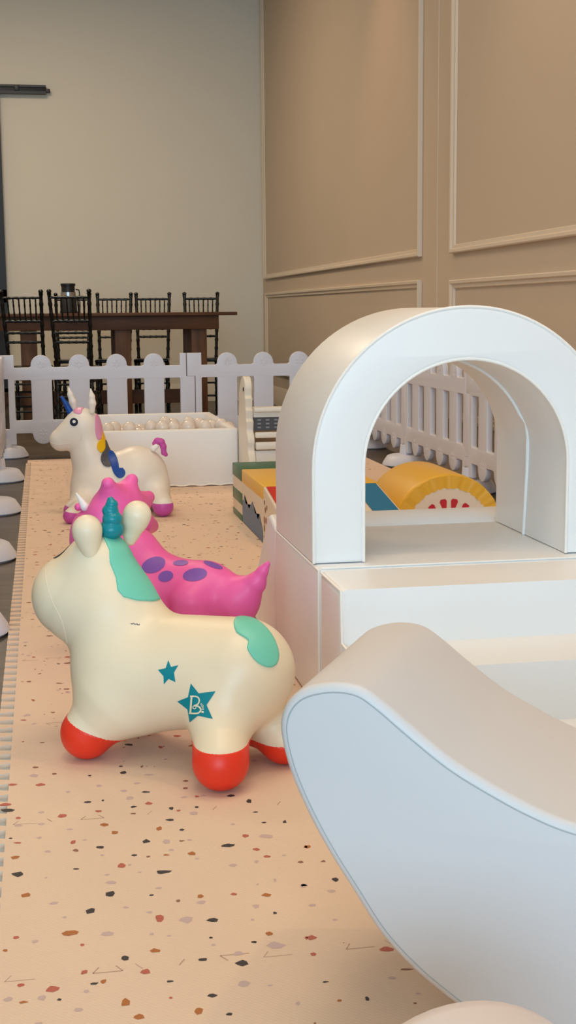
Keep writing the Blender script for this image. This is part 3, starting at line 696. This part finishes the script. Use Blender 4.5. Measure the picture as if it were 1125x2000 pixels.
def post(pts,rad,m,root,name,rings=7):
    P=[np.array(p,float) for p in pts]; q=[];R=[]
    seg=np.linspace(0,1,rings*4+1)
    cum=[0]
    for a,b in zip(P,P[1:]): cum.append(cum[-1]+np.linalg.norm(b-a))
    for i,s in enumerate(seg):
        d=s*cum[-1]; k=min(max(np.searchsorted(cum,d)-1,0),len(P)-2); t=(d-cum[k])/(cum[k+1]-cum[k]); q.append(P[k]+(P[k+1]-P[k])*t)
        R.append(rad*(1.28 if i%4==0 else 1.0 if i%4==2 else .97))
    bm=bmesh.new(); tube(bm,q,R,8); return link(name,bmm(bm,60),m,root)
def chair(label,cat='chair'):
    r=thing('chiavari_chair',label,cat,group='black chiavari chairs at the long table')
    wt,wb=.17,.148; lean=.15
    for s in (-1,1):
        o=post([(s*wb,-.02,0),(s*wb,.0,.53),(s*wt,-lean,1.18)],.016,BLK,r,'back_post',13)
        bm=bmesh.new(); lathe(bm,[(0,0),(.014,.004),(.02,.016),(.022,.026),(.015,.036),(0,.042)],10,c=(s*wt,-lean,1.175)); link('finial',bmm(bm,60),BLK,o)
        post([(s*(wb+.01),.36,0),(s*(wb+.005),.34,.52)],.015,BLK,r,'front_leg',6)
    def at(z): t=(z-.53)/.65; return -lean*t, wb+(wt-wb)*t
    for z in (1.145,.945,.845,.765):
        y,w_=at(z); post([(-w_,y,z),(w_,y,z)],.0115,BLK,r,'back_rail',5)
    for k in range(6):
        y1,w1=at(1.145); y0,w0=at(.945); f=(-1+2*(k+1)/7)
        post([(f*w0,y0,.945),(f*w1,y1,1.145)],.0068,BLK,r,'spindle',3)
    bm=bmesh.new(); box(bm,(0,.17,.535),(.345,.39,.032),bev=.012,seg=3); link('seat',bmm(bm,50),BLK,r)
    bm=bmesh.new()
    for z in (.18,.31,.42):
        for s in (-1,1): tube(bm,[(s*.152,-.012,z),(s*.156,.35,z+.01)],.009,8)
        tube(bm,[(-.15,.35,z),(.15,.35,z)],.009,8); tube(bm,[(-.148,-.014,z-.02),(.148,-.014,z-.02)],.009,8)
    link('stretchers',bmm(bm,60),BLK,r); return r
near=[(-.58,11.95,.16,'black chiavari chair at the near side of the table, cut off by the left edge'),(-.145,11.92,.17,'black chiavari chair on the near side of the table, second from the left edge'),(.262,11.72,.20,'black chiavari chair on the near side in front of the dark urn')]
far=[(.30,13.72,3.05,'black chiavari chair on the far side, hidden behind the chair by the urn'),(.715,13.72,3.02,'black chiavari chair on the far side, left of the middle table leg'),(1.105,13.72,3.0,'black chiavari chair on the far side, between the two right table legs'),(1.595,13.66,3.0,'black chiavari chair on the far side at the table\'s right end')]
c0=None
for i,(x,y,a,lab) in enumerate(near+far):
    if c0 is None: c=c0=chair(lab)
    else: c=copy_tree(c0)
    c.location=(x,y,0); c.rotation_euler=(0,0,-a if i<3 else a); c['label']=lab
org=(.25,12.8,TZ); r=thing('drink_urn','dark insulated drink urn with a steel band standing on the table','urn',org)
bm=bmesh.new(); lathe(bm,[(0,0),(.080,0),(.083,.01),(.078,.03),(.076,.15),(.068,.16)],28); link('urn_body',bmm(bm,40),BLKM,r)
bm=bmesh.new(); lathe(bm,[(.0,.158),(.069,.158),(.069,.195),(.0,.196)],28); link('steel_band',bmm(bm,40),mat('brushed_steel',(180,180,182),.3,metal=.9),r)
bm=bmesh.new(); lathe(bm,[(0,.195),(.062,.195),(.062,.25),(.069,.256),(.069,.272),(.062,.276),(0,.276)],28); link('lid',bmm(bm,40),BLKM,r)
tubeobj('handle',[(.07,0,.22),(.10,0,.215),(.105,0,.18),(.095,0,.12),(.083,0,.10)],.006,BLKM,r,8)
#BOUNCE0
# ============================================================ BOUNCERS
def rig(c,h):
    """mid-plane of an animal through c with heading h; photo circles become balls on it"""
    h=np.array([h[0],h[1],0.]); h/=np.linalg.norm(h); n=np.array([-h[1],h[0],0.]); n=n if n[1]>0 else -n   # n points away from the viewer
    c=np.array(c,float)
    def B(x,y,r,off=0.):
        P=onplane(x,y,c+n*off,n); return P,r*((P-EYE)@FW)/FPX
    return h,n,c,B
def on_floor(x,y,r):
    """ball of radius r px whose lowest photo point is x,y and which rests on the mat"""
    P=fl(x,y,MB); w=(P-EYE)@FW; R=r*w/FPX; d=ray(x,y); d=np.array([d[0],d[1],0]); d/=np.linalg.norm(d)
    C=P+d*R*.22; C[2]=MB+R; return C,R
def pixdist(p,poly):
    x,y,w=proj2(p); return poly_sdf(x,y,poly)*w/FPX
def proj2(p):
    q=p-EYE; w=q@FW; return 562.5+FPX*(q@RT)/w,1000-FPX*(q@UP)/w,w
def shell(body,thick,inner=.010): 
    return lambda p:(lambda b:np.maximum(b-thick,-(b+inner)))(body(p))
def patch(name,body,poly,m,root,org,h,thick,clip,res,k=.004):
    """raised patch moulded on the body, clipped to the side nearer than clip=(point,normal)"""
    cp,cn=clip
    def f(p):
        b=body(p); d=smax(b-thick,pixdist(p,poly),k); d=np.maximum(d,-(b+.009)); return np.maximum(d,(p-cp)@cn)
    # bounds from photo polygon cast on the body
    P,g=march(body,np.array(poly,float),1.0,14.); lo=P.min(0)-.03; hi=P.max(0)+.03
    lo-= .02; hi+=.02
    return netobj(name,f,lo,hi,res,m,root,org,2)
def hoofcut(name,body,C,R,nrm,d0,m,root,org,res,ext=1.25):
    """coloured hoof: the end of the leg beyond a plane"""
    nrm=np.array(nrm,float); nrm/=np.linalg.norm(nrm)
    def f(p):
        b=body(p); d=smax(b-.0012,(p-C)@nrm-d0,.0015); d=np.maximum(d,-(b+.006)); return np.maximum(d,ball(p,C,R*1.7))
    e=R*1.75; return netobj(name,f,C-e,C+e,res,m,root,org,2)
# ---------------- cream unicorn bouncer, nearest
hN,nN,cN,B=rig((.41,2.84,0),(-.82,.57))
def unicorn_near():
    T,rT=B(470,1312,107); T2,rT2=B(262,1312,116); Nk,rNk=B(222,1200,88); Hd,rHd=B(192,1106,68); Mz,rMz=B(147,1163,84); M2,rM2=B(158,1170,86)
    # legs
    FR,rFR=on_floor(432,1545,55); FF,rFF=on_floor(172,1483,51); 
    RR,rRR=on_floor(556,1493,50)
    h2=hN*((FF-FR)@hN)
    FB_,rFB=on_floor(262,1420,38)
    off=.05
    legs=[]
    for C,R,top,rt in ((FR,rFR,B(432,1392,72,-.07),None),(RR,rRR,B(500,1392,66,.09),None),(FF,rFF,B(222,1375,66,-.07),None),(FB_,rFB,B(285,1365,42,.08),None)): legs.append((C,R,top[0],top[1]))
    Er,er=B(258,1052,13,.05)
    def body(p):
        d=cone(p,T,T2,rT,rT2)
        d=sm(d,cone(p,T2,Nk,rT2*.93,rNk),.05)
        d=sm(d,cone(p,Nk,Hd,rNk*.9,rHd),.05)
        d=sm(d,cone(p,Mz,M2,rMz,rM2),.035)
        for C,R,t,rt in legs:
            mid=C*.62+t*.38; d=sm(d,chain(p,[C,mid,t],[R,R*1.0,rt]),.045)
        return np.maximum(d,MB+.0005-p[:,2])
    org=(float(T[0]*.5+T2[0]*.5),float(T[1]*.5+T2[1]*.5),MB)
    root=thing('unicorn_bouncer','large cream rubber unicorn bouncer with mint mane, teal horn and red feet','bouncy toy',org)
    allp=np.array([T+[rT]*3,T-[rT]*3,T2-[rT2]*3,T2+[rT2]*3,Mz-[rMz]*3,Mz+[rMz]*3,Hd+[rHd]*3]+[l[0]-l[1] for l in legs]+[l[0]+l[1] for l in legs])
    lo=allp.min(0)-.03; hi=allp.max(0)+.03; lo[2]=MB-.006
    netobj('body',body,lo,hi,.0062,CREAM,root,org,3)
    # hooves
    hoofcut('foot',body,FR,rFR,(0,0,1),.034,RED,root,org,.0035)
    hoofcut('foot',body,RR,rRR,(0,0,1),-.002,RED,root,org,.004)
    hoofcut('foot',body,FF,rFF,(.42,-.1,1),.021,RED,root,org,.0035)
    hoofcut('foot',body,FB_,rFB,(.42,-.1,1),.021,RED,root,org,.005)
    # ears
    for nm,pts,off in (('ear',[(177,1078,16),(174,1062,20),(171,1043,27),(170,1034,29)],-.055),('ear',[(254,1054,12),(257,1038,17),(264,1016,25),(268,1005,27.5)],.055)):
        q=[B(x,y,r,off) for x,y,r in pts]
        f=lambda p,q=q: chain(p,[a[0] for a in q],[a[1] for a in q],.01)
        P=np.array([a[0] for a in q]); netobj(nm,f,P.min(0)-.05,P.max(0)+.05,.0035,CREAM,root,org,2)
    # horn: stacked twists
    q=[B(x,y,r,0) for x,y,r in ((219,1034,22),(218,1013,17.5),(217,997,14.5),(217,985,11),(216,977,7))]
    def horn(p):
        d=None
        for i,(C,R) in enumerate(q[:4]):
            ax=np.stack([hN,nN,[0,0,1.]]); e=ellips(p,C+hN*.002*(-1)**i,ax,(R*1.12,R*1.12,R*.92)); d=e if d is None else sm(d,e,.0035)
        return sm(d,ball(p,q[4][0],q[4][1]),.003)
    P=np.array([a[0] for a in q]); netobj('horn',horn,P.min(0)-.035,P.max(0)+.035,.0022,TEAL,root,org,2)
    # mane running down the back of the neck
    mp=[(198,1043),(215,1036),(240,1040),(262,1056),(285,1090),(300,1125),(328,1150),(345,1168),(322,1168),(300,1174),(268,1173),(241,1166),(229,1152),(226,1128),(214,1098),(213,1074),(206,1058)]
    patch('mane',body,mp,MINT,root,org,hN,.004,(cN+nN*.035,nN),.0032)
    tp=[tuple(v) for v in smoothline([(456,1216),(462,1204),(478,1202),(500,1208),(522,1226),(538,1250),(546,1278),(540,1298),(525,1304),(505,1296),(490,1280),(482,1264),(485,1252),(476,1244),(461,1234)],2,True)]
    patch('tail',body,tp,MINT,root,org,hN,.0042,(cN+nN*.05,nN),.0026)
    # printed stars
    z8=lambda L:[(300+x/3.516,1150+y/3.516) for x,y in L]
    st=decal('large_star',body,z8([(258,650),(312,718),(428,703),(366,798),(408,895),(308,872),(250,918),(235,828),(165,773),(238,745)]),TEAL,root,org,1.5,4,centre=z8([(295,795)])[0])
    decal('small_star',body,z8([(103,490),(122,537),(172,525),(142,575),(152,640),(105,618),(72,655),(70,600),(32,557),(85,545)]),TEAL,root,org,1.5,4,centre=z8([(102,573)])[0])
    def S8(L,w,n=6): return (np.array(smoothline(z8(L),n)),w/3.516)
    LW=[S8([(266,738),(258,852)],6.5,10),S8([(256,738),(290,738),(312,748),(318,770),(308,792),(284,802)],5.0,6),
        S8([(284,802),(312,808),(328,826),(322,846),(300,856),(250,853)],5.5,6),
        S8([(288,802),(276,808),(278,821),(292,823),(297,812)],3.2,6),S8([(333,846),(349,848)],6.5,4),
        S8([(326,797),(334,785)],1.8,4),S8([(330,791),(340,795)],1.8,4),
        S8([(332,806),(340,799),(346,805),(338,812),(332,806)],1.6,4),
        S8([(336,820),(342,817),(350,813)],1.6,4),S8([(342,817),(340,809)],1.4,4),
        S8([(337,832),(341,824),(345,830),(350,823)],1.8,4)]
    strokes('star_lettering',body,LW,mat('cream_print',(232,222,190),.4),st,org,1.5,4,off=.0018)
    # small ink mark, seam line, eye at the far edge of the face
    strokes('ink_marks',body,[(np.array(smoothline([(255,1218),(258,1219),(261,1218),(264,1220),(267,1219),(270,1221),(273,1220)],4)),.9)],INK,root,org,1.5,4,off=.001)
    pts=smoothline([(88,1108),(92,1140),(103,1175),(118,1205),(126,1230),(131,1255)],6)
    P,g=march(body,pts,1.5,4.5); tubeobj('mould_line',(P-np.array(org)-g*.0004).tolist(),.0011,CREAM,root,6)
    P,g=march(body,np.array([(131,1061)]),1.5,4.5); c=P[0]; 
    # eye: dark disc on the upper left of the face, turned away from the viewer
    e1=np.array([-.55,-.35,.75]); e1/=np.linalg.norm(e1)
    ctr=Hd*.45+Mz*.55; t=0
    Pe,_g=march(body,np.array([(119,1079.)]),1.5,4.5); E0=Pe[0]+nN*.012+np.array([0,0,.004]); dirv=hN
    def eyef(p):
        b=body(p); d=np.maximum(b-.0012,-(b+.004)); return np.maximum(d,ball(p,E0,.031))
    netobj('eye',eyef,E0-.04,E0+.04,.0022,BLACKP,root,org,2)
    return body
unicorn_near()
# ---------------- pink horned dinosaur bouncer
def dino():
    h,n,c,B=rig((.36,3.78,0),(-.80,.60))
    T,rT=B(402,1158,61); T2,rT2=B(312,1150,65); Tl,rl=B(462,1172,44); Tm,rm=B(499,1139,20); Tt,rt=B(513,1116,10.5); Te,re=B(523,1101,5.5)
    Nk,rNk=B(262,1080,44); Hd,rHd=B(196,1046,57); Sn,rSn=B(168,1085,30)
    # frill disc: perpendicular to the heading
    Fc,rF=B(228,1010,70); fn=np.array([h[0],h[1],.25]); fn/=np.linalg.norm(fn)
    up=np.array([0,0,1.])-fn*fn[2]; up/=np.linalg.norm(up); sd=np.cross(fn,up)
    def FP(x,y): return onplane(x,y,Fc,fn)
    bumps=[FP(211,945),FP(257,938),FP(290,971),FP(300,1028)]; lb=B(153,990,8,-.05)
    rb=15*((Fc-EYE)@FW)/FPX
    legs=[]
    for s,f_ in ((1,1),(1,-1),(-1,1),(-1,-1)):
        base=(T if s<0 else T2)+h*(.0 if s<0 else .02)+n*.085*f_; t=base.copy(); C=base.copy(); C[2]=MB+.042; t[2]=T[2]-.01; legs.append((C,.042,t,.055))
    def body(p):
        d=cone(p,T,T2,rT,rT2); d=sm(d,cone(p,T,Tl,rT*.9,rl),.03); d=sm(d,cone(p,Tl,Tm,rl,rm),.03); d=sm(d,cone(p,Tm,Tt,rm,rt),.012); d=sm(d,cone(p,Tt,Te,rt,re),.01)
        d=sm(d,cone(p,T2,Nk,rT2*.9,rNk),.04); d=sm(d,cone(p,Nk,Hd,rNk,rHd),.04); d=sm(d,cone(p,Hd,Sn,rHd*.9,rSn),.04)
        d=sm(d,ellips(p,Fc,np.stack([fn,sd,up]),(rF*.72,rF*1.15,rF*.95)),.02)
        for b in bumps: d=sm(d,cone(p,Fc*.45+b*.55,b,rb*2.2,rb*.85),.016)
        d=sm(d,ball(p,lb[0],lb[1]),.012)
        for C,R,t,rt_ in legs: d=sm(d,cone(p,C,t,R,rt_),.035)
        return np.maximum(d,MB+.0005-p[:,2])
    org=(float(T[0]*.5+T2[0]*.5),float(T[1]*.5+T2[1]*.5),MB)
    root=thing('dinosaur_bouncer','pink rubber horned dinosaur bouncer with purple spots behind the cream unicorn','bouncy toy',org)
    P=np.array([T+rT,T-rT,T2-rT2,T2+rT2,Sn-rSn,Sn+rSn,Te-.02,Te+.02,Fc-rF*1.35,Fc+rF*1.35]+[l[0]-l[1] for l in legs]+[l[0]+l[1] for l in legs]); lo=P.min(0)-.03; hi=P.max(0)+.03; lo[2]=MB-.006
    netobj('body',body,lo,hi,.0062,PINK,root,org,3)
    q=[B(166,990,9,-.045),B(158,977,5.5,-.045),B(149,964,1.8,-.045)]
    f=lambda p: chain(p,[a[0] for a in q],[a[1] for a in q]); P=np.array([a[0] for a in q]); netobj('horn',f,P.min(0)-.03,P.max(0)+.03,.0028,WHT,root,org,2)
    def ell(x,y,a,b,t,k=16): t=math.radians(t); return [(x+a*math.cos(u)*math.cos(t)-b*math.sin(u)*math.sin(t),y+a*math.cos(u)*math.sin(t)+b*math.sin(u)*math.cos(t)) for u in [2*math.pi*i/k for i in range(k)]]
    for e in ((300,1104,24,15,-20),(353,1100,15,5.5,-3),(324,1126,15,10.5,-15),(381,1123,24,12.5,-10),(416,1104,20,5,20)):
        decal('purple_spot',body,ell(*e),PURP,root,org,2.,6.,rings=5,sub=1,off=.0012)
dino()
# ---------------- ivory unicorn bouncer, far
def unicorn_far():
    h,n,c,B=rig((.4,6.80,0),(-1,.03))
    Rp,rR=B(268,931,60); T2,r2=B(198,958,59); Nk,rN=B(178,893,36); Hd,rH=B(161,832,34); Mz,rM=B(119,859,22); M2,rM2=B(140,848,26)
    RN,rRN=on_floor(319,1009,20); FN,rFN=on_floor(139,1023,15)
    RFr=RN+n*.20; FFr=FN+n*.20
    legs=[(RN,rRN,B(302,952,30,-.06)),(FN,rFN,B(172,975,30,-.06)),(RFr,rRN,B(300,955,30,.08)),(FFr,rFN,B(172,975,30,.08))]
    def body(p):
        d=cone(p,Rp,T2,rR,r2); d=sm(d,cone(p,T2,Nk,r2*.8,rN),.06); d=sm(d,cone(p,Nk,Hd,rN*.95,rH),.04); d=sm(d,cone(p,Hd,M2,rH*.9,rM2),.03); d=sm(d,cone(p,M2,Mz,rM2,rM),.03)
        for C,R,t in legs: d=sm(d,chain(p,[C,C*.55+t[0]*.45,t[0]],[R,R*1.02,t[1]]),.04)
        return np.maximum(d,MB+.0005-p[:,2])
    org=(float(Rp[0]*.5+T2[0]*.5),float(Rp[1]),MB)
    root=thing('unicorn_bouncer','smaller ivory unicorn bouncer with blue horn and multicoloured mane beside the ball pit','bouncy toy',org)
    P=np.array([Rp+rR,Rp-rR,T2-r2,T2+r2,Mz-rM,Mz+rM,Hd+rH,Hd-rH]+[l[0]-l[1] for l in legs]+[l[0]+l[1] for l in legs]); lo=P.min(0)-.03; hi=P.max(0)+.03; lo[2]=MB-.006
    netobj('body',body,lo,hi,.0075,IVORY,root,org,3)
    hoofcut('hoof',body,RN,rRN,(0,0,1),.018,MAG,root,org,.004); hoofcut('hoof',body,FN,rFN,(.2,0,1),.020,MAG,root,org,.004)
    hoofcut('hoof',body,RFr,rRN,(0,0,1),.018,MAG,root,org,.005); hoofcut('hoof',body,FFr,rFN,(.2,0,1),.020,MAG,root,org,.005)
    def ch(nm,pts,off,m,res=.003,par=None,k=.006):
        q=[B(x,y,r,off) for x,y,r in pts]; f=lambda p: chain(p,[a[0] for a in q],[a[1] for a in q],k)
        P=np.array([a[0] for a in q]); rm=max(a[1] for a in q)+.02; return netobj(nm,f,P.min(0)-rm,P.max(0)+rm,res,m,par or root,org,2)
    ch('ear',[(180,803,5),(180,788,7.5),(179,774,6),(177,760,1.5)],-.05,IVORY,.0018); ch('ear',[(145,800,5),(142,785,7),(137,770,5.5),(134,757,1.5)],.05,IVORY,.0018)
    ch('horn',[(137,804,6.5),(129,789,5),(121,776,3)],0,BLUE)
    ch('tail',[(302,866,5),(307,861,6),(315,863,6.5),(319,872,6),(320,884,5),(324,888,4)],-.03,MAG)
    ch('tail_core',[(300,876,6),(305,872,5)],-.045,WHT)
    z=lambda L:[(80+x/4.327,740+y/4.327) for x,y in L]
    sl=lambda L:[tuple(v) for v in smoothline(z(L),2,True)]
    cl=(c+n*.03,n)
    patch('forelock',body,sl([(275,262),(290,245),(330,236),(365,243),(350,255),(345,285),(325,297),(300,292),(278,285)]),LPINK,root,org,h,.004,cl,.0035,.003)
    patch('pink_mane_lock',body,sl([(462,300),(490,300),(515,360),(535,430),(520,490),(492,516),(472,500),(460,450),(456,380)]),LPINK,root,org,h,.005,cl,.0035,.003)
    patch('yellow_mane_lock',body,sl([(528,420),(548,480),(545,530),(545,585),(515,625),(485,605),(472,570),(484,530),(510,505)]),YEL,root,org,h,.0065,cl,.0035,.003)
    patch('grey_mane_lock',body,sl([(548,505),(575,570),(600,630),(612,700),(590,735),(560,742),(525,725),(505,680),(515,630),(545,585)]),GREY,root,org,h,.0075,cl,.0035,.003)
    patch('blue_mane_lock',body,sl([(572,602),(612,612),(640,660),(655,710),(662,752),(690,750),(713,785),(702,822),(668,840),(635,822),(608,780),(590,720),(568,668)]),BLUE,root,org,h,.0085,cl,.0035,.003)
    def circ(x,y,r,k=20): x=80+x/4.327; y=740+y/4.327; r/=4.327; return [(x+r*math.cos(2*math.pi*i/k),y+r*math.sin(2*math.pi*i/k)) for i in range(k)]
    e=decal('eye',body,circ(281,366,37),WHT,root,org,5,9,rings=3,sub=1,off=.0015); decal('iris',body,circ(281,366,34),NAVY,e,org,5,9,rings=3,sub=1,off=.0028); decal('pupil',body,circ(283,363,13),WHT,e,org,5,9,rings=2,sub=1,off=.004)
    decal('eye',body,[(80+a/4.327,740+b/4.327) for a,b in ((172,352),(178,332),(188,322),(186,340),(176,358))],NAVY,root,org,5,9,rings=2,sub=1,off=.002)
    for L in ([(85,540),(130,553),(190,552),(245,543)],[(345,475),(335,505),(315,530)]):
        P,g=march(body,smoothline(z(L),5),5,9); tubeobj('smile_line',(P-np.array(org)).tolist(),.0022,IVORY,root,6)
unicorn_far()
#BOUNCE1
# ============================================================ LIGHT
def area(name,loc,rot,sx,sy,power,col):
    L=bpy.data.lights.new(name,'AREA'); L.shape='RECTANGLE'; L.size=sx; L.size_y=sy; L.energy=power; L.color=col
    o=bpy.data.objects.new(name,L); COL.objects.link(o); o.location=loc; o.rotation_euler=rot; return o
COOL=(.50,.77,1.0); WARM=(1.0,.80,.57)
area('window_daylight',(-1.2,YN+.05,2.175),(math.radians(90),0,0),6.7,3.55,640,COOL)
for x,y,e in ((-3.2,0,16),(-3.2,5,16),(-3.0,10,45),(-.2,2,34),(0,6.6,38),(-.6,11.7,112),(1.0,3.6,28),(-.2,-.6,20),(.9,1.6,15)):  # warm room light plus added fills lifting back wall, rocker and near unicorn
    area('ceiling_light_and_fill',(x,y,ZC-.05),(0,0,0),1.2,1.2,e,WARM)
for x,y in ((1.75,9.6),(1.75,6.3),(1.9,2.5)):
    L=bpy.data.lights.new('downlight','SPOT'); L.energy=70; L.color=(1,.62,.36); L.spot_size=math.radians(75); L.spot_blend=.8; L.shadow_soft_size=.06
    o=bpy.data.objects.new('downlight',L); COL.objects.link(o); o.location=(x,y,ZC-.08)
W=bpy.data.worlds.new('world'); S.world=W; W.use_nodes=True; W.node_tree.nodes['Background'].inputs[0].default_value=(.65,.8,1,1); W.node_tree.nodes['Background'].inputs[1].default_value=.6
S.view_settings.view_transform='Standard'; S.view_settings.look='None'; S.view_settings.gamma=1; S.view_settings.exposure=0.0; S.view_settings.use_curve_mapping=False
